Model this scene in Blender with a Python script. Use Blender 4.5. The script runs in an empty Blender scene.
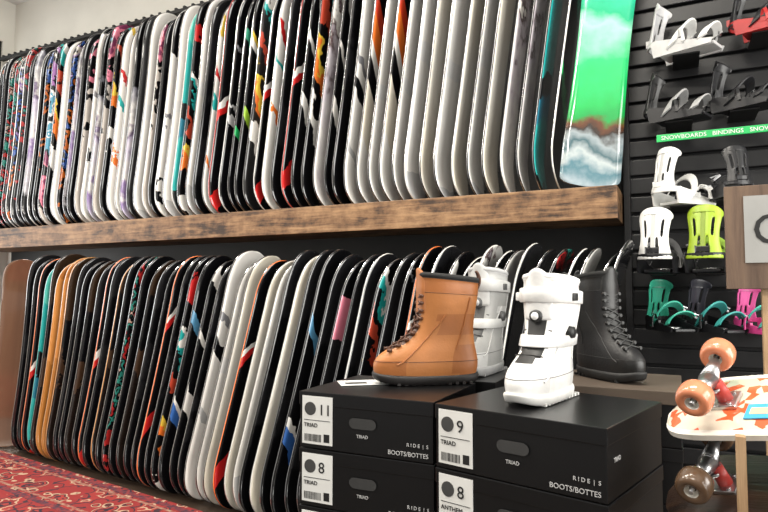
import bpy, bmesh, math, random
from mathutils import Vector, Matrix, Euler
random.seed(11)
scene=bpy.context.scene
col=scene.collection
R=math.radians

# ------------------------------------------------------------ materials
def new_mat(name):
    m=bpy.data.materials.new(name); m.use_nodes=True
    nt=m.node_tree; b=nt.nodes['Principled BSDF']
    return m,nt,b
def c4(c): return (c[0],c[1],c[2],1)
def mat(name,c,rough=.5,metal=0,var=.12,scale=12,bump=0.0,coat=0,c2=None,sub=None):
    m,nt,b=new_mat(name)
    tc=nt.nodes.new('ShaderNodeTexCoord')
    n=nt.nodes.new('ShaderNodeTexNoise'); n.inputs['Scale'].default_value=scale; n.inputs['Detail'].default_value=4
    nt.links.new(tc.outputs['Object'],n.inputs['Vector'])
    r=nt.nodes.new('ShaderNodeValToRGB')
    if c2 is None:
        a=[max(0,x*(1-var)) for x in c]; d=[min(1,x*(1+var)) for x in c]
    else: a=c; d=c2
    r.color_ramp.elements[0].position=.35; r.color_ramp.elements[1].position=.65
    r.color_ramp.elements[0].color=c4(a); r.color_ramp.elements[1].color=c4(d)
    nt.links.new(n.outputs['Fac'],r.inputs['Fac']); nt.links.new(r.outputs['Color'],b.inputs['Base Color'])
    b.inputs['Roughness'].default_value=rough; b.inputs['Metallic'].default_value=metal
    b.inputs['Coat Weight'].default_value=coat
    if bump:
        n2=nt.nodes.new('ShaderNodeTexNoise'); n2.inputs['Scale'].default_value=scale*14
        nt.links.new(tc.outputs['Object'],n2.inputs['Vector'])
        bp=nt.nodes.new('ShaderNodeBump'); bp.inputs['Strength'].default_value=bump; bp.inputs['Distance'].default_value=.002
        nt.links.new(n2.outputs['Fac'],bp.inputs['Height']); nt.links.new(bp.outputs['Normal'],b.inputs['Normal'])
    return m

def top_mat(name,stops,a=1.0,b_=0.0,k=.3,scale=5,rnd=.15,rough=.14,const=True,vor=False,stretch=1.0):
    """graphic top sheet: ramp driven by length + width + noise"""
    m,nt,b=new_mat(name); N=nt.nodes.new; L=nt.links.new
    tc=N('ShaderNodeTexCoord'); oi=N('ShaderNodeObjectInfo')
    sep=N('ShaderNodeSeparateXYZ'); L(tc.outputs['Object'],sep.inputs[0])
    mp=N('ShaderNodeMapping'); mp.inputs['Scale'].default_value=(1,1,stretch); L(tc.outputs['Object'],mp.inputs['Vector'])
    cx=N('ShaderNodeCombineXYZ'); mm=N('ShaderNodeMath'); mm.operation='MULTIPLY'; mm.inputs[1].default_value=37
    L(oi.outputs['Random'],mm.inputs[0]); L(mm.outputs[0],cx.inputs[0]); L(mm.outputs[0],cx.inputs[2]); L(cx.outputs[0],mp.inputs['Location'])
    if vor:
        n=N('ShaderNodeTexVoronoi'); n.inputs['Scale'].default_value=scale; out=n.outputs['Color']
        s2=N('ShaderNodeSeparateColor'); L(n.outputs['Color'],s2.inputs[0]); out=s2.outputs[0]
    else:
        n=N('ShaderNodeTexNoise'); n.inputs['Scale'].default_value=scale; n.inputs['Detail'].default_value=5; out=n.outputs['Fac']
    L(mp.outputs[0],n.inputs['Vector'])
    def mad(src,mul,add):
        q=N('ShaderNodeMath'); q.operation='MULTIPLY_ADD'; L(src,q.inputs[0]); q.inputs[1].default_value=mul
        if isinstance(add,(int,float)): q.inputs[2].default_value=add
        else: L(add,q.inputs[2])
        return q.outputs[0]
    f=mad(sep.outputs['Z'],a/1.52,0.0)
    f=mad(sep.outputs['Y'],b_,f)
    f=mad(out,k,f)
    f=mad(oi.outputs['Random'],rnd,f)
    f=mad(f,1.0,-k*.5-rnd*.5)
    r=N('ShaderNodeValToRGB'); cr=r.color_ramp
    cr.interpolation='CONSTANT' if const else 'LINEAR'
    cr.elements[0].position=stops[0][0]; cr.elements[0].color=c4(stops[0][1])
    cr.elements[1].position=stops[1][0]; cr.elements[1].color=c4(stops[1][1])
    for p,cc in stops[2:]:
        e=cr.elements.new(p); e.color=c4(cc)
    L(f,r.inputs['Fac']); L(r.outputs['Color'],b.inputs['Base Color'])
    b.inputs['Roughness'].default_value=rough; b.inputs['Coat Weight'].default_value=1.0; b.inputs['Coat Roughness'].default_value=.03
    return m

BK=(.005,.005,.006); DK=(.016,.016,.018); WH=(.88,.86,.82); GY=(.25,.25,.27); CR=(.82,.76,.64)
RED=(.6,.02,.02); OR=(.9,.2,.03); TL=(.02,.42,.4); LM=(.35,.6,.05); PU=(.3,.2,.45); GN=(.02,.45,.12); BL=(.04,.14,.45); PK=(.85,.25,.35); YL=(.8,.55,.06)
T={}
T['multi']=top_mat('sheet_floral',[(0,BK),(.16,(.4,.02,.02)),(.24,BK),(.32,(.03,.25,.2)),(.38,BK),(.44,(.6,.4,.33)),(.48,BK),(.54,RED),(.6,BK),(.66,GY),(.7,(.04,.1,.25)),(.75,BK),(.82,(.6,.12,.12)),(.85,BK),(.92,(.4,.1,.03))],k=1.3,scale=9,rnd=.4,a=.25)
T['multi2']=top_mat('sheet_collage',[(0,BK),(.2,(.5,.12,.02)),(.27,BK),(.34,(.04,.1,.35)),(.4,BK),(.46,PU),(.5,(.6,.56,.5)),(.57,BK),(.64,YL),(.66,BK),(.72,(.45,.02,.03)),(.8,BK)],k=1,scale=9,rnd=.4,a=.35)
T['multi3']=top_mat('sheet_painted',[(0,(.6,.55,.5)),(.2,BK),(.3,PK),(.36,(.25,.05,.12)),(.44,BK),(.5,(.1,.35,.5)),(.55,WH),(.6,BK),(.7,(.35,.15,.4)),(.78,BK),(.86,TL),(.92,BK)],k=.9,scale=6,rnd=.5,a=.6)
T['multi4']=top_mat('sheet_sunset',[(0,BK),(.12,WH),(.2,BK),(.3,OR),(.36,YL),(.4,BK),(.5,(.5,.06,.03)),(.56,BK),(.64,TL),(.68,WH),(.72,BK),(.86,RED),(.92,BK)],k=.35,scale=8,rnd=.5,a=.9,b_=.8)
T['purple']=top_mat('sheet_lavender',[(0,BK),(.12,(.6,.58,.62)),(.3,PU),(.38,WH),(.55,(.6,.55,.7)),(.62,(.15,.1,.2)),(.68,WH),(.8,(.3,.3,.35)),(.86,BK)],k=.5,scale=9,rnd=.4,const=False)
T['white']=top_mat('sheet_white',[(0,(.6,.6,.6)),(.06,WH),(.5,(.8,.8,.79)),(.56,WH)],k=.15,scale=3)
T['whiteg']=top_mat('sheet_white_graphic',[(0,WH),(.2,(.5,.5,.5)),(.24,WH),(.46,BK),(.52,WH),(.58,GY),(.61,WH)],k=.1,scale=8,b_=.5,rnd=.3)
T['whitec']=top_mat('sheet_white_colour',[(0,WH),(.16,OR),(.2,WH),(.42,TL),(.46,WH),(.55,RED),(.59,WH),(.8,YL),(.83,WH)],k=.3,scale=6,b_=.8,rnd=.5)
T['white2']=top_mat('sheet_white_patch',[(0,WH),(.2,BK),(.26,WH),(.55,GY),(.6,WH),(.86,BK)],k=.35,scale=8,rnd=.3)
T['black']=top_mat('sheet_black',[(0,BK),(.3,DK),(.45,BK),(.7,DK)],k=.4,scale=8,rnd=.4)
T['blackg']=top_mat('sheet_black_logo',[(0,BK),(.44,BK),(.45,(.5,.5,.5)),(.5,BK),(.53,(.5,.5,.5)),(.55,BK),(.8,GY),(.81,BK)],k=.08,scale=30,rnd=.4,b_=.3)
T['blackw']=top_mat('sheet_black_white',[(0,BK),(.22,WH),(.3,BK),(.5,WH),(.54,BK),(.72,WH),(.8,BK)],k=.15,scale=7,b_=.8,rnd=.3)
T['camo']=top_mat('sheet_camo',[(0,BK),(.4,(.02,.03,.018)),(.5,BK),(.58,(.07,.075,.055)),(.62,BK)],k=1,scale=14,a=.05,rnd=.1)
T['lime']=top_mat('sheet_lime',[(0,BK),(.3,LM),(.34,BK),(.62,WH),(.66,YL),(.69,BK)],k=.15,scale=5,b_=.6)
T['redb']=top_mat('sheet_red_black',[(0,BK),(.16,RED),(.24,BK),(.6,RED),(.64,WH),(.67,BK)],k=.12,scale=5,b_=-.7,rnd=.3)
T['orangebw']=top_mat('sheet_retro',[(0,WH),(.2,CR),(.42,BK),(.52,WH),(.58,OR),(.68,(.6,.05,.02)),(.76,BK),(.86,CR)],k=.04,scale=3,b_=.8,rnd=.04)
T['cream']=top_mat('sheet_cream',[(0,(.7,.66,.58)),(.12,CR),(.5,(.86,.83,.76)),(.85,CR)],k=.1,scale=3,const=False)
T['marble']=top_mat('sheet_marble',[(0,WH),(.36,(.6,.55,.6)),(.48,(.08,.04,.04)),(.53,WH),(.62,WH),(.68,(.15,.08,.07)),(.73,WH)],k=.9,scale=9,const=False,rnd=.1,a=.6)
T['teal']=top_mat('sheet_teal',[(0,BK),(.08,TL),(.3,(.02,.2,.3)),(.4,BK),(.5,TL),(.8,(.1,.6,.5))],k=.25,scale=5)
T['greenb']=top_mat('sheet_green_black',[(0,BK),(.3,GN),(.36,BK),(.7,(.06,.4,.25)),(.77,BK)],k=.25,scale=5,b_=.5)
T['mountain']=top_mat('sheet_mountain',[(0,(.3,.36,.4)),(.05,(.06,.16,.2)),(.09,(.4,.45,.46)),(.13,(.04,.1,.12)),(.17,(.3,.35,.37)),(.195,(.03,.02,.015)),(.22,(.12,.04,.015)),(.245,(.01,.3,.06)),(.3,(.01,.40,.08)),(.45,(.02,.52,.16)),(.56,(.35,.75,.55)),(.62,(.01,.42,.2)),(.75,(.05,.6,.4)),(.9,(.5,.85,.8))],k=.22,scale=6,rnd=0,const=False)
T['wood']=top_mat('sheet_walnut',[(0,(.16,.08,.045)),(.45,(.22,.12,.07)),(.55,(.18,.1,.055)),(.8,(.25,.14,.08))],k=.8,scale=18,a=.1,stretch=.08,const=False)
T['orange']=top_mat('sheet_orange',[(0,(.5,.2,.04)),(.4,(.68,.28,.07)),(.8,(.5,.18,.04))],k=.3,scale=4)
T['brown']=top_mat('sheet_brown',[(0,(.015,.01,.008)),(.4,(.06,.032,.018)),(.5,BK),(.7,(.04,.023,.013))],k=.5,scale=7)
T['blue']=top_mat('sheet_blue',[(0,BK),(.2,BL),(.27,WH),(.3,BK),(.6,(.1,.3,.5)),(.66,BK)],k=.15,scale=5,b_=.7)
T['pink']=top_mat('sheet_pink',[(0,BK),(.3,DK),(.66,PK),(.8,BK)],k=.1,scale=4,rnd=0)
M_side_b=mat('sidewall_black',(.006,.006,.007),.25)
M_side_w=mat('sidewall_white',(.65,.65,.62),.35)
M_side_t=mat('sidewall_bamboo',(.6,.28,.08),.4)
M_side_r=mat('sidewall_red',(.5,.03,.02),.35)
M_side_c=mat('sidewall_teal',(.03,.4,.4),.35)
M_side_o=mat('sidewall_orange',(.8,.18,.04),.35)
M_steel=mat('edge_steel',(.6,.6,.62),.22,1.0,.05)
M_base=mat('base_black',(.01,.01,.012),.3,c2=(.02,.02,.024),scale=3)
M_base_w=mat('base_white',(.55,.55,.55),.3,scale=3)

# ------------------------------------------------------------ helpers
def link(ob,parent=None):
    col.objects.link(ob)
    if parent: ob.parent=parent
    return ob
def mesh_ob(name,verts,faces,mats,parent=None,midx=None,smooth=False):
    me=bpy.data.meshes.new(name); me.from_pydata([tuple(v) for v in verts],[],faces); me.update()
    for m in mats: me.materials.append(m)
    if midx:
        for p,i in zip(me.polygons,midx): p.material_index=i
    if smooth:
        for p in me.polygons: p.use_smooth=True
    return link(bpy.data.objects.new(name,me),parent)
def bm_ob(name,bm,mats,parent=None,smooth=False):
    me=bpy.data.meshes.new(name); bm.to_mesh(me); bm.free()
    for m in mats: me.materials.append(m)
    if smooth:
        for p in me.polygons: p.use_smooth=True
    return link(bpy.data.objects.new(name,me),parent)
def add_box(bm,c,s,mi=0,rot=None,bev=0):
    M=Matrix.Translation(c)@(rot.to_4x4() if rot else Matrix())@Matrix.Diagonal((s[0],s[1],s[2],1))
    r=bmesh.ops.create_cube(bm,size=1,matrix=M)
    vs=r['verts']; fs={f for v in vs for f in v.link_faces}
    for f in fs: f.material_index=mi
    if bev:
        es={e for v in vs for e in v.link_edges}
        g=bmesh.ops.bevel(bm,geom=list(es),offset=bev,segments=2,affect='EDGES',profile=.6)
        for f in g['faces']: f.material_index=mi
def add_cyl(bm,p0,p1,r0,r1=None,mi=0,seg=20):
    if r1 is None: r1=r0
    p0=Vector(p0);p1=Vector(p1);d=p1-p0
    q=d.to_track_quat('Z','Y').to_matrix().to_4x4()
    r=bmesh.ops.create_cone(bm,cap_ends=True,segments=seg,radius1=r0,radius2=r1,depth=d.length,matrix=Matrix.Translation((p0+p1)/2)@q)
    for f in {f for v in r['verts'] for f in v.link_faces}: f.material_index=mi; f.smooth=len(f.verts)==4
def tube(name,pts,r,m,parent=None,cyc=False):
    cu=bpy.data.curves.new(name,'CURVE'); cu.dimensions='3D'; cu.bevel_depth=r; cu.bevel_resolution=2; cu.resolution_u=6
    s=cu.splines.new('NURBS'); s.points.add(len(pts)-1)
    for p,q in zip(s.points,pts): p.co=(*q,1)
    s.use_endpoint_u=True; s.use_cyclic_u=cyc; s.order_u=3
    cu.materials.append(m)
    return link(bpy.data.objects.new(name,cu),parent)
def text(name,s,size,m,M,parent,ext=.0004,align='LEFT'):
    cu=bpy.data.curves.new(name,'FONT'); cu.body=s; cu.size=size; cu.extrude=ext; cu.align_x=align
    cu.materials.append(m); cu.resolution_u=3
    o=link(bpy.data.objects.new(name,cu),parent); o.matrix_local=M
    return o
def band(name,pts,wdir,w,th,m,parent):
    """flat strap swept along pts; wdir is width direction"""
    pts=[Vector(p) for p in pts]; wd=Vector(wdir).normalized(); V=[];F=[]
    n=len(pts)
    for i,p in enumerate(pts):
        t=(pts[min(i+1,n-1)]-pts[max(i-1,0)]).normalized(); nn=t.cross(wd).normalized()
        for a,b in((-1,-1),(1,-1),(1,1),(-1,1)): V.append(p+wd*(a*w/2)+nn*(b*th/2))
    for i in range(n-1):
        for j in range(4):
            F.append((i*4+j,i*4+(j+1)%4,(i+1)*4+(j+1)%4,(i+1)*4+j))
    F.append((0,1,2,3)); F.append(((n-1)*4+3,(n-1)*4+2,(n-1)*4+1,(n-1)*4))
    o=mesh_ob(name,V,F,[m],parent)
    bv=o.modifiers.new('b','BEVEL'); bv.width=th*.3; bv.segments=2
    return o

# ------------------------------------------------------------ snowboard mesh
def board_mesh(Ln,wn,tip,curl,rock,ex=2.4):
    n=46; zs=[]
    for i in range(n+1):
        u=i/n
        zs.append(Ln*(.5-.5*math.cos(math.pi*(u*.92+.04)) - (.5-.5*math.cos(math.pi*.04)))/(1-2*(.5-.5*math.cos(math.pi*.04))))
    nc=8; th=.009
    def hw(z):
        e=min(z,Ln-z); side=1-.12*(1-min(1,abs(z-Ln/2)/(Ln*.36))**2)
        if e<tip:
            q=1-(tip-e)/tip
            r=(max(0,1-(1-q)**ex))**(1/2.1)
            return max(.012,wn*r)
        return wn*side
    def px(z):
        d=max(0,.27-min(z,Ln-z))/.27
        m=(abs(z-Ln/2)/(Ln/2))
        return curl*d**2.0+rock*m**2
    V=[];F=[];MI=[]
    W=nc+1; nr=len(zs)
    for layer in (0,1):
        for z in zs:
            h=hw(z); x=px(z); dx=(px(min(Ln,z+.002))-px(max(0,z-.002)))/.004
            nx=Vector((1,0,-dx)).normalized()
            for j in range(W):
                y=h*(2*j/nc-1)
                V.append(Vector((x,y,z))+nx*(th if layer==0 else 0))
    off=nr*W
    for i in range(nr-1):
        for j in range(nc):
            a=i*W+j
            F.append((a,a+1,a+W+1,a+W)); MI.append(0)
            F.append((off+a+W,off+a+W+1,off+a+1,off+a)); MI.append(1)
    loop=[i*W for i in range(nr)]+[ (nr-1)*W+j for j in range(1,W)]+[i*W+nc for i in range(nr-2,-1,-1)]+[j for j in range(nc-1,0,-1)]
    moff=len(V)
    for a in loop: V.append(V[a]*.3+V[off+a]*.7)
    m=len(loop)
    for i in range(m):
        a=loop[i]; b=loop[(i+1)%m]; c=moff+i; d=moff+(i+1)%m
        F.append((a,b,d,c)); MI.append(2)
        F.append((c,d,off+b,off+a)); MI.append(3)
    me=bpy.data.meshes.new('snowboard_mesh'); me.from_pydata([tuple(v) for v in V],[],F); me.update()
    bm=bmesh.new(); bm.from_mesh(me); bmesh.ops.recalc_face_normals(bm,faces=bm.faces); bm.to_mesh(me); bm.free()
    for p,i in zip(me.polygons,MI):
        p.material_index=i; p.use_smooth=(i<2)
    for k in range(4): me.materials.append(None)
    return me
VAR=[board_mesh(1.50,.146,.15,.055,.015),board_mesh(1.47,.142,.17,.058,.02),board_mesh(1.53,.150,.13,.052,.012),board_mesh(1.44,.140,.16,.058,.018),board_mesh(1.56,.150,.06,.03,.01,3.2),
     board_mesh(1.58,.147,.15,.055,.015),board_mesh(1.56,.143,.17,.058,.02),board_mesh(1.60,.150,.13,.052,.012),board_mesh(1.54,.141,.16,.058,.018)]
def snowboard(x,y,z0,key,lean,back,yaw,var,side,base):
    me=VAR[var]
    o=bpy.data.objects.new('snowboard',me); col.objects.link(o)
    for i,mm in enumerate((T[key],base,side,M_steel)):
        o.material_slots[i].link='OBJECT'; o.material_slots[i].material=mm
    rot=Matrix.Rotation(R(lean),3,'Y')@Matrix.Rotation(R(-back),3,'X')@Matrix.Rotation(R(yaw),3,'Z')
    mz=min((rot@v.co).z for v in me.vertices)
    o.rotation_euler=rot.to_euler(); o.location=(x,y,z0-mz)
    return o

SH=1.765
seqU=['greenb','teal','marble','marble','cream','white','cream','white','cream','white','white','orangebw','white','orangebw','whiteg','black','blackw','marble','multi4','blackw','redb','black','whitec','redb','multi4','lime','greenb','blackg','redb','whitec','black','white','multi4','teal','white','white2','black','multi3','white','black','purple','white','whitec','multi4','multi3','purple','white2','multi3','black','purple','multi2','white','multi4','multi3','multi2','multi','purple','black','multi','multi2','multi','multi','black','multi2','multi','multi','black','multi3','multi','black','multi','multi']
x=-.625
i=0
while x>-5.5:
    key=seqU[i] if i<len(seqU) else random.choice(['multi','black','multi2'])
    f=(x+.6)/-4.9
    side=random.choice([M_side_b,M_side_b,M_side_b,M_side_w])
    if key in('redb',) and random.random()<.5: side=M_side_r
    snowboard(x,3.325+random.uniform(-.008,.008),SH,key,7.8-4.0*f+random.uniform(-.3,.3),1.5,random.uniform(-3,1),random.choice([5,6,7,8]) if i>3 else 5,side,random.choice([M_base,M_base,M_base_w]))
    x-=(.092 if i<10 else .078 if i<24 else .072)+random.uniform(-.004,.005); i+=1
snowboard(-.41,3.235,SH,'mountain',6.5,3,-74,4,M_side_b,M_base)

seqL=['black']*2+['whiteg','black','multi','black','black','whiteg','black','marble','black','blackw','black','redb','blackg','black','multi4','black','black','pink','black','blue','black','cream','black','white','cream','redb','cream','white','whiteg','black','blackw','blue','multi4','black','redb','camo','black','brown','camo','multi','camo','brown','black','redb','black','brown','camo','black','brown','orange','orange','brown','teal','redb','camo','black','multi','camo','black','blackg','camo','black','black','camo','black']
x=-.43
i=0
while x>-4.66:
    key=seqL[i] if i<len(seqL) else 'black'
    f=(x+.2)/-4.8
    side=M_side_b
    if key=='orange': side=M_side_t
    if key=='teal': side=M_side_c
    if key=='redb': side=M_side_o
    if key in('cream','white','marble','white2'): side=random.choice([M_side_w,M_side_b])
    if key=='brown' and random.random()<.6: side=M_side_t
    if i<22 and key in('black','blackw','blackg') and random.random()<.35: side=M_side_w
    g=min(1,max(0,(x+4.84)/2.7))   # 0 at the far end, 1 near: tails stand further out from the wall
    yb=3.11-.36*g
    back=math.degrees(math.asin((3.125-yb)/1.5))
    snowboard(x,yb+random.uniform(-.010,.010),0.0,key,7.0-3.0*f+random.uniform(-.4,.4),back,random.uniform(-4,1),random.choice([0,1,2,0]),side,M_base)
    x-=.073+random.uniform(-.004,.005); i+=1
snowboard(-4.90,3.10,0,'wood',4,2,-38,0,M_side_b,M_base)

# ------------------------------------------------------------ room
def wood_mat(name,c1,c2,c3,axis=0,rough=.6,sc=3,patch=0):
    m,nt,b=new_mat(name); N=nt.nodes.new; L=nt.links.new
    tc=N('ShaderNodeTexCoord'); mp=N('ShaderNodeMapping'); s=[sc*6]*3; s[axis]=sc*.5; mp.inputs['Scale'].default_value=s
    L(tc.outputs['Object'],mp.inputs[0])
    n=N('ShaderNodeTexNoise'); n.inputs['Scale'].default_value=1.3; n.inputs['Detail'].default_value=9; n.inputs['Roughness'].default_value=.7; n.inputs['Distortion'].default_value=.8
    L(mp.outputs[0],n.inputs['Vector'])
    out=n.outputs['Fac']
    if patch:
        n3=N('ShaderNodeTexNoise'); n3.inputs['Scale'].default_value=6; n3.inputs['Detail'].default_value=7; n3.inputs['Roughness'].default_value=.7; L(tc.outputs['Object'],n3.inputs['Vector'])
        q=N('ShaderNodeMath'); q.operation='MULTIPLY_ADD'; q.inputs[1].default_value=patch; q.inputs[2].default_value=-patch/2; L(n3.outputs['Fac'],q.inputs[0])
        q2=N('ShaderNodeMath'); q2.operation='ADD'; L(q.outputs[0],q2.inputs[0]); L(out,q2.inputs[1]); out=q2.outputs[0]
    r=N('ShaderNodeValToRGB'); r.color_ramp.elements[0].position=.36; r.color_ramp.elements[0].color=c4(c1)
    r.color_ramp.elements[1].position=.68; r.color_ramp.elements[1].color=c4(c3); e=r.color_ramp.elements.new(.5); e.color=c4(c2)
    L(out,r.inputs['Fac']); L(r.outputs['Color'],b.inputs['Base Color']); b.inputs['Roughness'].default_value=rough
    bp=N('ShaderNodeBump'); bp.inputs['Strength'].default_value=.5; bp.inputs['Distance'].default_value=.005
    L(n.outputs['Fac'],bp.inputs['Height']); L(bp.outputs['Normal'],b.inputs['Normal'])
    return m
M_wall=mat('wall_paint',(.66,.64,.58),.8,bump=.1,scale=3,var=.04)
M_ceil=mat('ceiling_paint',(.7,.7,.68),.9,var=.03)
M_floor=wood_mat('floor_wood',(.02,.014,.01),(.04,.026,.018),(.06,.04,.026),0,.4,2)
M_shelf=wood_mat('reclaimed_wood',(.035,.018,.010),(.18,.095,.045),(.34,.20,.10),0,.5,3.0,.8)
M_lw=wood_mat('light_wood',(.3,.18,.09),(.42,.27,.15),(.5,.34,.2),2,.5,4)
M_black=mat('black_laminate',(.006,.006,.006),.5)
M_slat=mat('slat_black',(.006,.006,.007),.42,c2=(.010,.010,.011))
M_metal=mat('brushed_metal',(.55,.55,.56),.3,1,.08)
def boxob(name,lo,hi,m,parent=None,bev=0):
    bm=bmesh.new(); add_box(bm,[(a+b)/2 for a,b in zip(lo,hi)],[b-a for a,b in zip(lo,hi)],bev=bev)
    return bm_ob(name,bm,[m],parent)
WY=3.56
boxob('floor',(-5.7,-2.5,-.1),(3.2,WY,0),M_floor)
boxob('wall_back',(-5.8,WY,0),(3.2,WY+.1,4.0),M_wall)
boxob('ceiling',(-5.8,-2.5,4.0),(3.2,WY+.1,4.1),M_ceil)
bm=bmesh.new()
def lw(y0,y1,z0,z1): add_box(bm,(-5.75,(y0+y1)/2,(z0+z1)/2),(.1,y1-y0,z1-z0))
lw(-2.5,.2,0,4); lw(3.45,WY,0,4); lw(.2,3.45,0,1.0); lw(.2,3.45,3.6,4)
bm_ob('wall_left',bm,[M_wall])
bm=bmesh.new()
for y in (.23,1.8,3.42): add_box(bm,(-5.75,y,2.3),(.06,.06,2.6))
for z in (1.03,2.6,3.57): add_box(bm,(-5.75,1.82,z),(.06,3.2,.06))
bm_ob('window_1',bm,[M_black])
boxob('baseboard_back',(-5.7,WY-.02,0),(3.2,WY,.1),M_black)
sh=boxob('wooden_shelf',(-5.65,3.14,1.6),(-.26,WY,SH),M_shelf,bev=.004)
bm=bmesh.new()
RZ=3.42
add_box(bm,(-3.0,3.50,RZ),(5.3,.05,.06))
add_box(bm,(-3.0,3.41,RZ-.02),(5.3,.04,.025))
xx=-5.6
while xx<-.4:
    add_box(bm,(xx,3.45,RZ),(.02,.12,.018)); xx+=.086
for xx in (-5.5,-4.2,-2.9,-1.6,-.4): add_box(bm,(xx,3.54,RZ),(.05,.05,.12))
bm_ob('board_rack_rail',bm,[M_black])
boxob('gap_shade_panel',(-5.6,3.535,0),(-.26,3.558,3.28),M_black)  # black sheet added before the pale wall to paint shade between boards
bm=bmesh.new()
add_box(bm,(1.35,3.54,2.0),(3.2,.03,3.96))
z=.06
while z<3.95:
    add_box(bm,(1.35,3.505,z+.045),(3.2,.04,.082),bev=.004); z+=.1
add_box(bm,(-.235,3.48,2.0),(.03,.13,3.98))
bm_ob('slatwall_panel',bm,[M_slat])
# rug
m,nt,b=new_mat('persian_rug'); N=nt.nodes.new; L=nt.links.new
tc=N('ShaderNodeTexCoord'); v=N('ShaderNodeTexVoronoi'); v.distance='MANHATTAN'; v.inputs['Scale'].default_value=2.6; v.inputs['Randomness'].default_value=.35
L(tc.outputs['Object'],v.inputs['Vector'])
v2=N('ShaderNodeTexVoronoi'); v2.inputs['Scale'].default_value=13; v2.inputs['Randomness'].default_value=.9; L(tc.outputs['Object'],v2.inputs['Vector'])
n3=N('ShaderNodeTexNoise'); n3.inputs['Scale'].default_value=7; n3.inputs['Detail'].default_value=4; L(tc.outputs['Object'],n3.inputs['Vector'])
ad=N('ShaderNodeMath'); ad.operation='MULTIPLY_ADD'; ad.inputs[1].default_value=.55; L(v2.outputs['Distance'],ad.inputs[0]); L(v.outputs['Distance'],ad.inputs[2])
ad2=N('ShaderNodeMath'); ad2.operation='MULTIPLY_ADD'; ad2.inputs[1].default_value=.35; L(n3.outputs['Fac'],ad2.inputs[0]); L(ad.outputs[0],ad2.inputs[2])
fr=N('ShaderNodeMath'); fr.operation='FRACT'; L(ad2.outputs[0],fr.inputs[0])
r=N('ShaderNodeValToRGB'); cr=r.color_ramp; cr.interpolation='CONSTANT'
st=[(0,(.26,.02,.02)),(.12,(.04,.015,.025)),(.2,(.30,.025,.022)),(.33,(.46,.30,.2)),(.39,(.22,.015,.015)),(.5,(.02,.012,.025)),(.6,(.32,.03,.025)),(.7,(.07,.012,.015)),(.78,(.46,.30,.2)),(.84,(.26,.018,.018))]
cr.elements[0].color=c4(st[0][1]); cr.elements[1].position=st[1][0]; cr.elements[1].color=c4(st[1][1])
for p,c in st[2:]: e=cr.elements.new(p); e.color=c4(c)
L(fr.outputs[0],r.inputs['Fac']); L(r.outputs['Color'],b.inputs['Base Color']); b.inputs['Roughness'].default_value=.95
bp=N('ShaderNodeBump'); bp.inputs['Strength'].default_value=.5; bp.inputs['Distance'].default_value=.003; L(v2.outputs['Distance'],bp.inputs['Height']); L(bp.outputs['Normal'],b.inputs['Normal'])
M_rug=m
M_fr=mat('rug_fringe',(.4,.32,.22),.95); M_rb=mat('rug_border_navy',(.03,.02,.04),.95,c2=(.25,.03,.03),scale=30); M_rc=mat('rug_border_cream',(.35,.22,.15),.95,c2=(.25,.03,.03),scale=40)
bm=bmesh.new(); RL=3.1; RW=2.2
add_box(bm,(0,0,.006),(RL,RW,.012),0)
for (ins,w,mi) in ((.03,.04,2),(.09,.02,3),(.36,.02,3),(.40,.04,2)):
    for s in(-1,1):
        add_box(bm,(0,s*(RW/2-ins-w/2),.0125),(RL-2*ins,w,.0012),mi); add_box(bm,(s*(RL/2-ins-w/2),0,.0125),(w,RW-2*ins-2*w,.0012),mi)
for k in range(110):
    y=-RW/2+RW*(k+.5)/110
    add_box(bm,(-RL/2-.03,y,.004),(.06,.006,.004),1); add_box(bm,(RL/2+.03,y,.004),(.06,.006,.004),1)
A_=-7.4
o=bm_ob('persian_rug',bm,[M_rug,M_fr,M_rb,M_rc]); o.rotation_euler=(0,0,R(A_))
cs,sn=math.cos(R(A_)),math.sin(R(A_)); lx,ly=RL/2,RW/2
o.location=(-2.2-(lx*cs-ly*sn),2.63-(lx*sn+ly*cs),0)

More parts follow.
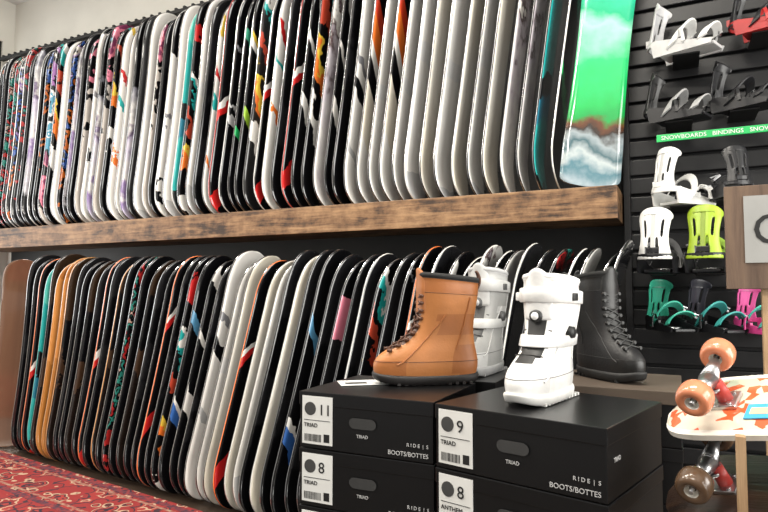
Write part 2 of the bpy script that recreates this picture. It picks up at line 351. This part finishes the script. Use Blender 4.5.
# ------------------------------------------------------------ boot boxes
M_bb=mat('box_black',(.0045,.0045,.005),.33,bump=.05,scale=5)
M_bl=mat('box_lid_black',(.0055,.0055,.006),.28,scale=5)
M_lab=mat('label_white',(.72,.72,.70),.6,var=.03)
M_ink=mat('ink_black',(.01,.01,.01),.6)
M_gr=mat('logo_grey',(.05,.05,.05),.5)
M_prt=mat('print_white',(.5,.5,.5),.6)
M_hole=mat('hand_hole',(.035,.035,.035),.7)
M_card=mat('cardboard',(.075,.055,.04),.6,bump=.2,scale=4)
def boot_box(cx,cy,yaw,z,w,d,h,num=None,word='TRIAD',lidm=None):
    bm=bmesh.new()
    add_box(bm,(0,0,h/2-.002),(w-.004,d-.004,h-.004),0,bev=.002)
    add_box(bm,(0,0,h-.018),(w,d,.034),1,bev=.002)
    o=bm_ob('boot_box',bm,[M_bb,lidm or M_bl])
    o.location=(cx,cy,z); o.rotation_euler=(0,0,R(yaw))
    F=-d/2-.001
    if num is not None:
        bm=bmesh.new(); add_box(bm,(-w/2+.055,F,h*.50),(.088,.0015,h*.84),0)
        lx=-w/2+.055
        add_box(bm,(lx,F-.0015,h*.50),(.076,.0006,.0012),1)
        for q in range(14):
            add_box(bm,(lx-.036+q*.0036,F-.0012,h*.19),(random.choice([.0012,.002]),.0006,.018),1)
        add_box(bm,(lx+.028,F-.0012,h*.2),(.016,.0006,.02),1)
        add_cyl(bm,(lx-.02,F-.0005,h*.70),(lx-.02,F-.0018,h*.70),.0165,mi=2,seg=28)
        lab=bm_ob('label',bm,[M_lab,M_ink,M_gr],o)
        RX=Matrix.Rotation(R(90),4,'X')
        text('size_number',num,.038,M_ink,Matrix.Translation((lx+.004,F-.0018,h*.60))@RX,o)
        text('label_word',word,.014,M_ink,Matrix.Translation((lx-.038,F-.0018,h*.38))@RX,o)
        text('box_word','BOOTS/BOTTES',.0145,M_prt,Matrix.Translation((w/2-.012,F-.0012,h*.08))@RX,o,align='RIGHT')
        text('box_logo','R I D E  |  S',.0115,M_prt,Matrix.Translation((w/2-.012,F-.0012,h*.24))@RX,o,align='RIGHT')
        text('centre_word',word,.011,M_prt,Matrix.Translation((0,F-.0012,h*.28))@RX,o,align='CENTER')
        text('side_word','TRIAD',.013,M_prt,Matrix.Translation((w/2+.001,-d/2+.03,h*.5))@Matrix.Rotation(R(90),4,'Z')@RX,o)
        bm=bmesh.new(); vs=[]
        for q in range(28):
            a=2*math.pi*q/28; s=.022 if math.cos(a)>0 else -.022
            vs.append(bm.verts.new((s+.015*math.cos(a),F-.0006,h*.52+.013*math.sin(a))))
        f=bm.faces.new(vs)
        bm_ob('hand_hole',bm,[M_hole],o)
    return o
H=.142
for k in range(7):
    z=k*H
    top=6-k
    boot_box(-.6955,1.468,random.uniform(-.6,.6) if top else 0,z,.367,.32,H-.0008,['11','8','10','9'][top] if top<4 else None,['TRIAD','TRIAD','LASSO','TRIAD'][top] if top<4 else '')
    cx=-.505+.195*math.cos(R(14))+.175*math.sin(R(14)); cy=1.30-.195*math.sin(R(14))+.175*math.cos(R(14))
    boot_box(cx,cy,-14,z,.39,.35,H-.0008,['9','8','10','9'][top] if top<4 else None,['TRIAD','ANTHEM','LASSO','TRIAD'][top] if top<4 else '')
    boot_box(-.655,1.83,0,z,.38,.34,H-.0008)
    boot_box(-.2,1.875,0,z,.40,.34,H-.0008,lidm=M_card if k==6 else None)
TOP=7*H

# ------------------------------------------------------------ snowboard boots
SEC=[(.018,-.118,.176,.050),(.04,-.126,.184,.055),(.06,-.127,.183,.056),(.078,-.125,.172,.055),(.095,-.121,.148,.053),(.112,-.117,.118,.050),(.13,-.114,.091,.048),(.155,-.112,.068,.050),(.19,-.115,.054,.055),(.22,-.120,.050,.060),(.25,-.125,.050,.063),(.275,-.128,.051,.063),(.295,-.127,.049,.060)]
def sec(z):
    for a,b in zip(SEC,SEC[1:]):
        if z<=b[0]:
            t=max(0,(z-a[0])/(b[0]-a[0])); return [a[i]+(b[i]-a[i])*t for i in range(1,4)]
    return list(SEC[-1][1:])
def ringpts(z,off=0,N=32,tilt=0):
    xb,xf,w=sec(z); c=(xb+xf)/2; a=(xf-xb)/2+off; w=w+off; P=[]
    for i in range(N):
        t=2*math.pi*i/N; ct=math.cos(t); st=math.sin(t)
        ex=.86
        x=c+a*math.copysign(abs(ct)**ex,ct); y=w*math.copysign(abs(st)**ex,st)
        f=max(0,min(1,(x-xb)/(xf-xb)))
        k=min(1,max(0,(.14-z)/.06))
        y*=1-k*(.16*(1-f)*(1 if f<.6 else .6)-.04*f)
        P.append(Vector((x,y,z+tilt*(-(x-c)))))
    return P
def boot(loc,yaw,cu,cp,cs,ct,cl,laces=True,dial=False,scale=(1,1,1),rough=.5):
    e=bpy.data.objects.new('snowboard_boot',None); col.objects.link(e)
    mu=mat('boot_upper',cu,rough,bump=.3,scale=9); mp=mat('boot_panel',cp,rough*.9,bump=.2,scale=9)
    ms=mat('boot_sole',cs,.6); mt=mat('boot_trim',ct,.5); ml=mat('boot_liner',cl,.85,bump=.4)
    zs=[.018,.03,.045,.06,.07,.08,.09,.1,.112,.125,.14,.16,.18,.2,.22,.24,.26,.278,.295]
    V=[];F=[];MI=[];N=32
    def tl(z): return -.10*max(0,(z-.2)/.095)
    for z in zs: V+=ringpts(z,0,N,tl(z))
    V+=ringpts(.295,.003,N,tl(.295)); nb=len(zs)+1
    for (z,off) in ((.303,.002),(.312,-.004),(.306,-.013),(.28,-.016),(.2,-.02)):
        P=ringpts(.295,off,N,tl(.295)); V+=[p+Vector((0,0,z-.295)) for p in P]
    nr=len(V)//N
    for i in range(nr-1):
        for j in range(N):
            a=i*N+j; b=i*N+(j+1)%N; F.append((a,b,b+N,a+N))
            c=(V[a]+V[b+N])/2
            mi=0
            if i>=nb-1: mi=2
            elif c.z<.07 and c.x>.09: mi=1
            elif c.z<.11 and c.x<-.05: mi=1
            elif c.z>.1 and c.x>.012 and abs(c.y)<.026: mi=3
            elif c.z>.262: mi=1
            elif .14<c.z<.19 and c.x<.0: mi=1
            MI.append(mi)
    F.append(tuple(range((nr-1)*N,nr*N))); MI.append(2)
    o=mesh_ob('upper',V,F,[mu,mp,ml,mt],e,MI,True)
    s=o.modifiers.new('s','SUBSURF'); s.levels=1; s.render_levels=1
    V=[];F=[]
    for (z,off) in ((0,-.008),(.003,-.001),(.012,.002),(.020,.003),(.026,.001)):
        P=ringpts(.04,off,N)
        for p in P:
            rk=max(0,(p.x-.1)/.08)**2*.014+max(0,(-p.x-.09)/.035)**2*.006
            V.append(Vector((p.x,p.y,z+rk*(1 if z<.02 else .6))))
    for i in range(4):
        for j in range(N): F.append((i*N+j,i*N+(j+1)%N,(i+1)*N+(j+1)%N,(i+1)*N+j))
    F.append(tuple(reversed(range(N)))); F.append(tuple(range(4*N,5*N)))
    mesh_ob('sole',V,F,[ms],e,None,True)
    bm=bmesh.new()
    for k in range(11):
        xk=-.095+k*.021
        for sy in(-1,1): add_box(bm,(xk,sy*(.037+.006*k/11),.004),(.009,.016,.007),0)
    bm_ob('sole_lugs',bm,[ms],e)
    for z in (.066,.258):
        P=ringpts(z,.0004,N,tl(z)); tube('seam',P,.0007,mt,e,True)
    # curved padded overlay running from the toe box up to the cuff
    for sg in(-1,1):
        for (a0,a1,z0,z1,wd) in ((.12,-.02,.058,.20,.010),(-.05,-.09,.10,.25,.012)):
            pts=[]
            for q in range(12):
                f=q/11; z=z0+(z1-z0)*f**1.3; P=ringpts(z,.0006,160,tl(z)); xt=a0+(a1-a0)*f
                c=min((p for p in P if p.y*sg>0.01),key=lambda p:abs(p.x-xt)); pts.append(tuple(c))
            tube('overlay',pts,wd*.22,mp,e)
    # liner puff
    P=ringpts(.295,-.003,N,tl(.295)); tube('collar_pad',[tuple(p+Vector((0,0,.010))) for p in P],.008,ml,e,True)
    V=[];F=[]
    nz=10;ny=8
    for i in range(nz):
        f=i/(nz-1); z=.2+.135*f; xb,xf,w=sec(min(z,.295))
        top=max(0,(f-.6)/.4)
        for j in range(ny+1):
            q=j/ny*2-1
            V.append((xf+.000-.016*q*q+.03*max(0,z-.27), .036*q*(1-.25*top), z-.02*top*q*q))
    for i in range(nz-1):
        for j in range(ny): a=i*(ny+1)+j; F.append((a,a+1,a+ny+2,a+ny+1))
    o=mesh_ob('tongue',V,F,[mp],e,None,True); s=o.modifiers.new('t','SOLIDIFY'); s.thickness=.012; s.offset=0
    s=o.modifiers.new('s','SUBSURF'); s.levels=1;s.render_levels=1
    tube('pull_loop',[(-.124,-.01,.27),(-.136,-.01,.29),(-.13,-.008,.318),(-.122,0,.325),(-.13,.008,.318),(-.136,.01,.29),(-.124,.01,.27)],.0035,mt,e)
    if laces:
        lv=[.098,.112,.128,.146,.166,.188,.21,.232,.252]
        for k in range(len(lv)-1):
            z0,z1=lv[k],lv[k+1]
            def fp(z,y):
                xb,xf,w=sec(z); return (xf-.006*(abs(y)/.026)**2+.006,y,z)
            for sg in(-1,1): tube('lace',[fp(z0,sg*.028),fp((z0+z1)/2,0),fp(z1,-sg*.028)],.0026,mt,e)
        bm=bmesh.new()
        for z in lv:
            xb,xf,w=sec(z)
            for sg in(-1,1): add_cyl(bm,(xf-.010,sg*.031,z),(xf+.004,sg*.031,z),.005,mi=0,seg=10)
        bm_ob('eyelets',bm,[mt],e)
    if dial:
        for z0,wd in ((.135,.028),(.243,.034)):
            A=ringpts(z0,.004,N,tl(z0)); B=ringpts(z0+wd,.004,N,tl(z0+wd))
            V=A+B; F=[(j,(j+1)%N,N+(j+1)%N,N+j) for j in range(N)]
            o=mesh_ob('strap',V,F,[mp],e,None,True); s=o.modifiers.new('t','SOLIDIFY'); s.thickness=.005; s.offset=1
            s=o.modifiers.new('b','BEVEL'); s.width=.0015
        bm=bmesh.new()
        xb,xf,w=sec(.21)
        add_cyl(bm,(xf-.005,0,.212),(xf+.012,0,.212),.018,.015,0,24); add_cyl(bm,(xf+.012,0,.212),(xf+.016,0,.212),.010,.008,1,20)
        add_cyl(bm,(-.02,.048,.17),(-.02,.066,.17),.017,.014,0,24)
        add_box(bm,(.0,-.064,.26),(.05,.012,.022),1,bev=.003); add_box(bm,(-.02,.067,.26),(.03,.012,.02),0,bev=.003)
        bm_ob('lacing_reel',bm,[mt,ml],e,True)
        for k in range(4):
            z0=.115+.02*k; xb,xf,w=sec(z0)
            tube('cable',[(xf-.016,-.036,z0),(xf+.005,0,z0+.008),(xf-.016,.036,z0)],.0016,mt,e)
    e.location=loc; e.rotation_euler=(0,0,R(yaw)); e.scale=scale
    return e
boot((-.610,1.575,TOP),214,(.46,.175,.05),(.36,.125,.034),(.012,.01,.01),(.08,.03,.014),(.012,.012,.012),True,False,(.95,.95,.95))
boot((-.288,1.47,TOP),-104,(.80,.80,.78),(.70,.70,.69),(.66,.66,.64),(.015,.015,.015),(.8,.8,.79),False,True,(.90,.95,.92),.35)
boot((-.555,1.86,TOP),-95,(.30,.30,.29),(.45,.45,.44),(.25,.25,.25),(.06,.06,.06),(.4,.4,.4),False,True,(.95,.9,1.02))
boot((-.205,1.885,TOP),-42,(.005,.005,.006),(.008,.008,.008),(.008,.008,.008),(.02,.02,.02),(.006,.006,.006),True,False,(.82,.85,.97),.45)
bm=bmesh.new(); add_box(bm,(0,0,.0006),(.13,.085,.0012)); add_box(bm,(-.02,-.01,.0015),(.06,.03,.0006),1)
o=bm_ob('paper_card',bm,[M_lab,M_gr]); o.location=(-.790,1.485,TOP); o.rotation_euler=(0,0,R(38))

# ------------------------------------------------------------ bindings
def binding(loc,yaw,cb,ch,cs,pitch=0,scale=1):
    e=bpy.data.objects.new('snowboard_binding',None); col.objects.link(e)
    mb=mat('binding_base',cb,.4); mh=mat('binding_highback',ch,.35); ms=mat('binding_strap',cs,.5,bump=.2); mk=M_metal
    mr=mat('binding_rib',tuple(.6*q for q in ch),.4)
    bm=bmesh.new()
    add_box(bm,(.02,0,.008),(.22,.10,.014),0,bev=.004)
    add_cyl(bm,(.02,0,.012),(.02,0,.02),.04,mi=1,seg=28)
    for sg in(-1,1):
        prof=[(-.11,.0),(.12,.0),(.13,.02),(.06,.035),(-.03,.05),(-.10,.075),(-.12,.06)]
        A=[bm.verts.new((x,sg*.062,z)) for x,z in prof]; B=[bm.verts.new((x,sg*.070,z)) for x,z in prof]
        bm.faces.new(A); bm.faces.new(B[::-1])
        n=len(prof)
        for i in range(n): bm.faces.new((A[i],B[i],B[(i+1)%n],A[(i+1)%n]))
    bmesh.ops.recalc_face_normals(bm,faces=bm.faces)
    bm_ob('baseplate',bm,[mb,mk],e)
    hp=[(-.10+ -.055*math.cos(t),.066*math.sin(t),.062) for t in [R(a) for a in range(-90,91,15)]]
    hp=[(.02,-.068,.04)]+hp+[(.02,.068,.04)]
    band('heel_hoop',hp,(0,0,1),.024,.007,mb,e)
    def hb(f,q,o=0):
        half=R(80-10*math.sin(f*math.pi)*1.6-8*f); r=.058*(1-.14*math.sin(min(1,f*1.4)*math.pi))
        t=half*q; z=.05+.21*f-(.034*abs(q)**2.4 if f>.9 else .016*abs(q)**2.4 if f>.78 else 0)
        return Vector((-.10-(.045+o)*math.cos(t)-.01+.05*f,(r+o)*math.sin(t)*1.1,z))
    V=[];F=[];nz=12;na=14
    for i in range(nz+1):
        for j in range(na+1): V.append(hb(i/nz,2*j/na-1))
    for i in range(nz):
        for j in range(na):
            if 2<=i<=4 and j in(5,8): continue
            if 5<=i<=8 and j in(3,10): continue
            a=i*(na+1)+j; F.append((a,a+1,a+na+2,a+na+1))
    o=mesh_ob('highback',V,F,[mh],e,None,True); s=o.modifiers.new('t','SOLIDIFY'); s.thickness=.006
    s=o.modifiers.new('s','SUBSURF'); s.levels=1; s.render_levels=1
    band('spine',[hb(f,0,.006) for f in (.12,.3,.5,.7,.85)],(0,1,0),.016,.006,mr,e)
    band('lean_adjuster',[hb(.17,q,.008) for q in(-.3,0,.3)],(0,0,1),.024,.012,mb,e)
    band('top_pad',[hb(.83,q,.003) for q in(-.5,-.25,0,.25,.5)],(0,0,1),.02,.004,mr,e)
    ar=lambda xc,h,w,tx:[(xc+tx*math.sin(t),-w*math.cos(t),.035+h*math.sin(t)) for t in [math.pi*k/14 for k in range(15)]]
    band('ankle_strap',ar(-.03,.10,.074,.05)[:12],(.75,0,.5),.048,.010,ms,e)
    band('ankle_ladder',ar(-.025,.10,.075,.05)[9:],(.75,0,.5),.013,.004,mb,e)
    band('toe_strap',ar(.09,.06,.070,.03)[:12],(.8,0,.3),.038,.008,ms,e)
    band('toe_ladder',ar(.09,.06,.070,.03)[9:],(.8,0,.3),.012,.004,mb,e)
    bm=bmesh.new()
    for (xx,yy,zz,s) in ((-.0,.055,.112,1),(.11,.052,.078,.8)):
        rt=Matrix.Rotation(R(-40),3,'X')
        add_box(bm,(xx,yy,zz),(.024*s,.045*s,.012),0,rt,bev=.002); add_box(bm,(xx,yy+.012,zz+.006),(.018*s,.04*s,.008),0,Matrix.Rotation(R(-20),3,'X'),bev=.002)
    bm_ob('buckles',bm,[mk],e)
    band('loose_strap_end',[(.0,-.072,.06),(.01,-.084,.085),(.02,-.10,.08),(.03,-.112,.05),(.035,-.115,.02)],(1,0,.2),.014,.004,mb,e)
    e.location=loc; e.rotation_euler=(0,R(pitch),R(yaw)); e.scale=(scale,)*3
    bm=bmesh.new()
    add_box(bm,(0,0,-.004),(.12,.22,.006)); add_box(bm,(0,.11,.03),(.12,.006,.07))
    b=bm_ob('wall_hook',bm,[M_black],e)
    M=Matrix.LocRotScale(Vector(loc),Euler((0,R(pitch),R(yaw))),Vector((scale,)*3))
    b.matrix_parent_inverse=M.inverted(); b.location=(loc[0],3.365,loc[2])
    return e
Wt=(.78,.78,.76); B_=(.01,.01,.012); G_=(.5,.5,.5)
Y=3.29
binding((.06,Y,2.41),-22,G_,(.55,.55,.56),Wt,0,1.15)
binding((.02,Y,2.08),-20,B_,(.02,.02,.02),(.35,.35,.35),0,1.05)
binding((.30,Y,2.10),-30,B_,B_,B_,0,1.05)
binding((.03,Y,1.66),50,Wt,Wt,Wt,0,1.08)
binding((.22,Y,1.68),110,B_,B_,B_,0,.93)
binding((-.07,Y,1.33),78,B_,Wt,(.1,.1,.1),0,1.22)
binding((.14,Y,1.33),78,B_,(.32,.46,.03),(.25,.4,.05),0,1.22)
binding((-.04,Y,1.05),-60,B_,(.04,.4,.26),(.05,.42,.3),0,.98)
binding((.15,Y,1.05),-50,B_,(.03,.03,.04),(.04,.32,.3),0,.98)
binding((.34,Y,1.05),-60,(.6,.06,.25),(.6,.1,.3),(.05,.4,.32),0,.9)
binding((.40,Y,2.46),-20,(.4,.02,.02),B_,B_)
M_green=mat('sign_green',(.02,.4,.1),.4)
bm=bmesh.new(); add_box(bm,(.28,3.20,1.985),(.72,.012,.035),0,bev=.002)
for xx in(-.02,.56): add_box(bm,(xx,3.34,1.99),(.01,.27,.01),1)
o=bm_ob('green_shelf_sign',bm,[M_green,M_metal])
text('sign_text','SNOWBOARDS   BINDINGS   SNOWBOARDS',.028,M_lab,Matrix.Translation((-.06,3.192,1.975))@Matrix.Rotation(R(90),4,'X'),o)

# ------------------------------------------------------------ skateboards on rack
M_flower=top_mat('deck_floral',[(0,(.7,.62,.5)),(.16,(.75,.12,.04)),(.5,(.85,.16,.05)),(.7,(.8,.3,.12)),(.84,(.75,.6,.45))],a=0,k=1,scale=55,rnd=0,vor=True)
M_deck2=wood_mat('deck_dark_wood',(.012,.007,.005),(.035,.017,.01),(.06,.03,.016),0,.3,4)
M_rim=mat('deck_rim',(.78,.75,.68),.5)
def skateboard(p,d,a,n,mdeck,mrim,wheelc,stickers):
    e=bpy.data.objects.new('skateboard',None); col.objects.link(e)
    M=Matrix((( d.x,a.x,n.x,p.x),(d.y,a.y,n.y,p.y),(d.z,a.z,n.z,p.z),(0,0,0,1)))
    Ln=.70; x0=-.105; nx=36; ny=14
    V=[];F=[];MI=[]
    def prof(x):
        s=x-x0; e1=min(s,Ln-s); w=.1
        if e1<.1: w=.1*math.sqrt(max(.004,1-((.1-e1)/.1)**2))
        k=max(0,.09-e1)/.09
        return w,-.022*k*k
    xs=[x0+Ln*(.5-.5*math.cos(math.pi*i/nx)) for i in range(nx+1)]
    for ly in(0,1):
        for x in xs:
            w,zz=prof(x)
            for j in range(ny+1):
                q=2*j/ny-1; V.append((x,w*q,zz-.004*q*q-(.011 if ly else 0)))
    W=ny+1; off=(nx+1)*W
    for i in range(nx):
        for j in range(ny):
            A=i*W+j
            F.append((A,A+W,A+W+1,A+1)); MI.append(1 if (j in(0,ny-1) or i<2 or i>nx-3) else 0)
            F.append((off+A,off+A+1,off+A+W+1,off+A+W)); MI.append(2)
        for j in (0,ny):
            A=i*W+j; F.append((A,off+A,off+A+W,A+W)); MI.append(1)
    for i in(0,nx):
        for j in range(ny): A=i*W+j; F.append((A,A+1,off+A+1,off+A)); MI.append(1)
    mesh_ob('deck',V,F,[mdeck,mrim,M_black],e,MI,False)
    mw=mat('wheel_urethane',wheelc,.25,coat=.5)
    for tx in(0.0,Ln-.21):
        bm=bmesh.new()
        add_box(bm,(tx,0,.004),(.075,.052,.008),0,bev=.002)
        add_cyl(bm,(tx+.015,0,.005),(tx+.01,0,.045),.014,.012,1)
        add_cyl(bm,(tx,0,.03),(tx,0,.036),.02,mi=0)
        add_cyl(bm,(tx,-.055,.058),(tx,0,.05),.009,.018,0); add_cyl(bm,(tx,0,.05),(tx,.055,.058),.018,.009,0)
        add_cyl(bm,(tx,-.1,.06),(tx,.1,.06),.004,mi=0,seg=10)
        for a1 in(-.025,.025):
            for b1 in(-.018,.018): add_cyl(bm,(tx+a1,b1,.008),(tx+a1,b1,.011),.004,mi=0,seg=8)
        bm_ob('truck',bm,[M_metal,M_red],e)
        for sy in(-1,1):
            pr=[(.006,-.010),(.011,-.010),(.012,-.02),(.024,-.022),(.029,-.016),(.031,-.006),(.031,.006),(.029,.016),(.024,.022),(.012,.02),(.011,.010),(.006,.010)]
            V=[];F=[];MI=[];S=28
            for r_,y_ in pr:
                for k in range(S):
                    t=2*math.pi*k/S; V.append((tx+r_*math.cos(t),sy*.078+y_,.06+r_*math.sin(t)))
            for i in range(len(pr)-1):
                for k in range(S):
                    F.append((i*S+k,i*S+(k+1)%S,(i+1)*S+(k+1)%S,(i+1)*S+k)); MI.append(1 if i in(0,1,len(pr)-2,len(pr)-3) else 0)
            mesh_ob('wheel',V,F,[mw,M_rim],e,MI,True)
    if stickers:
        bm=bmesh.new()
        add_box(bm,(.078,-.035,.001),(.045,.045,.002),0); add_box(bm,(.078,-.035,.0016),(.03,.02,.002),3); add_box(bm,(.14,.02,.001),(.05,.07,.002),1); add_box(bm,(.135,-.05,.0012),(.03,.03,.002),2)
        bm_ob('stickers',bm,[mat('sticker_blue',(.05,.35,.6),.4),mat('sticker_white',(.7,.7,.65),.4),mat('sticker_yellow',(.8,.6,.05),.4),mat('sticker_print',(.75,.5,.3),.4)],e)
    e.matrix_world=M
    return e
M_red=mat('bushing_red',(.5,.05,.04),.4)
a=Vector((.288,.859,.43)).normalized(); d=Vector((.90,-.39,.18)); d=(d-a*d.dot(a)).normalized(); n=d.cross(a)
p0=Vector((.063,1.322,1.036))
skateboard(p0,d,a,n,M_flower,M_rim,(.62,.22,.11),True)
skateboard(p0+Vector((-.005,-.0,-.155)),d,a,n,M_deck2,M_deck2,(.12,.07,.04),False)
bm=bmesh.new()
add_box(bm,(.085,1.165,.505),(.014,.022,1.01)); add_box(bm,(.2,1.45,.53),(.022,.022,1.06))
add_box(bm,(.142,1.31,.012),(.06,.42,.024)); add_box(bm,(.142,1.31,.012),(.35,.06,.024))
for q in(.975,.82): add_cyl(bm,(.085,1.17,q-.014),(.09,1.225,q+.0),.006,seg=10)
bm_ob('skateboard_rack',bm,[M_lw])

# ------------------------------------------------------------ wooden sign on post
M_sg=wood_mat('sign_wood',(.07,.042,.028),(.12,.075,.05),(.17,.11,.07),2,.6,2)
M_paper=mat('sign_paper',(.30,.30,.29),.7,var=.05)
bm=bmesh.new()
add_box(bm,(0,0,.157),(.36,.02,.31),0,bev=.002)
add_box(bm,(.0,-.0115,.18),(.26,.003,.20),1)
add_box(bm,(-.068,.027,-.51),(.04,.03,1.48),2); add_box(bm,(-.04,.02,-1.24),(.3,.22,.02),2)
o=bm_ob('wooden_sign',bm,[M_sg,M_paper,M_lw]); o.location=(.31,2.10,1.25)
text('sign_letters','GO',.13,M_ink,Matrix.Translation((-.112,-.014,.135))@Matrix.Rotation(R(90),4,'X'),o)

# ------------------------------------------------------------ lights
for i,(x,y) in enumerate([(-4.2,1.3),(-2.2,1.3),(-.2,1.3),(-3.2,-.8),(-.6,-.8)]):
    bm=bmesh.new(); add_box(bm,(0,0,.03),(1.3,.3,.05),0,bev=.004)
    o=bm_ob('ceiling_light',bm,[M_black]); o.location=(x,y,3.94)
    ld=bpy.data.lights.new('tube','AREA'); ld.shape='RECTANGLE'; ld.size=1.2; ld.size_y=.22; ld.energy=76; ld.color=(1,.94,.84)
    l=link(bpy.data.objects.new('lamp',ld),o); l.location=(0,0,-.005)
ld=bpy.data.lights.new('window_daylight','AREA'); ld.shape='RECTANGLE'; ld.size=2.8; ld.size_y=2.4; ld.energy=80; ld.color=(1,.99,.96)
l=link(bpy.data.objects.new('daylight',ld)); l.location=(-5.95,1.7,2.3); l.rotation_euler=(0,R(-90),0)
bm=bmesh.new()
def rw(y0,y1,z0,z1): add_box(bm,(3.25,(y0+y1)/2,(z0+z1)/2),(.1,y1-y0,z1-z0))
rw(-2.5,-2.2,0,4); rw(2.9,WY+.1,0,4); rw(-2.2,2.9,0,.5); rw(-2.2,2.9,3.5,4)
bm_ob('wall_right',bm,[M_wall])
bm=bmesh.new()
for y in (-2.17,-.5,1.2,2.87): add_box(bm,(3.25,y,2.0),(.06,.06,3.0))
for z in (.53,3.47): add_box(bm,(3.25,.35,z),(.06,5.1,.06))
bm_ob('added_window',bm,[M_black])  # unseen window frame, added around the side light below
ld=bpy.data.lights.new('added_daylight','AREA'); ld.shape='RECTANGLE'; ld.size=2.9; ld.size_y=4.8; ld.energy=370; ld.color=(1,.98,.93)  # unseen light from the right, added to brighten board faces turned that way
l=link(bpy.data.objects.new('added_side_light',ld)); l.location=(3.45,.35,2.0); l.rotation_euler=(0,R(90),0)
w=bpy.data.worlds.new('world'); scene.world=w; w.use_nodes=True
w.node_tree.nodes['Background'].inputs[0].default_value=(1,.98,.95,1); w.node_tree.nodes['Background'].inputs[1].default_value=.40

# ------------------------------------------------------------ camera
cd=bpy.data.cameras.new('camera'); cd.lens=28.3; cd.sensor_width=36; cd.clip_start=.02
cam=link(bpy.data.objects.new('camera',cd)); cam.location=(0,0,1.25); cam.rotation_euler=(R(93.2),0,R(26))
scene.camera=cam
scene.view_settings.view_transform='Standard'
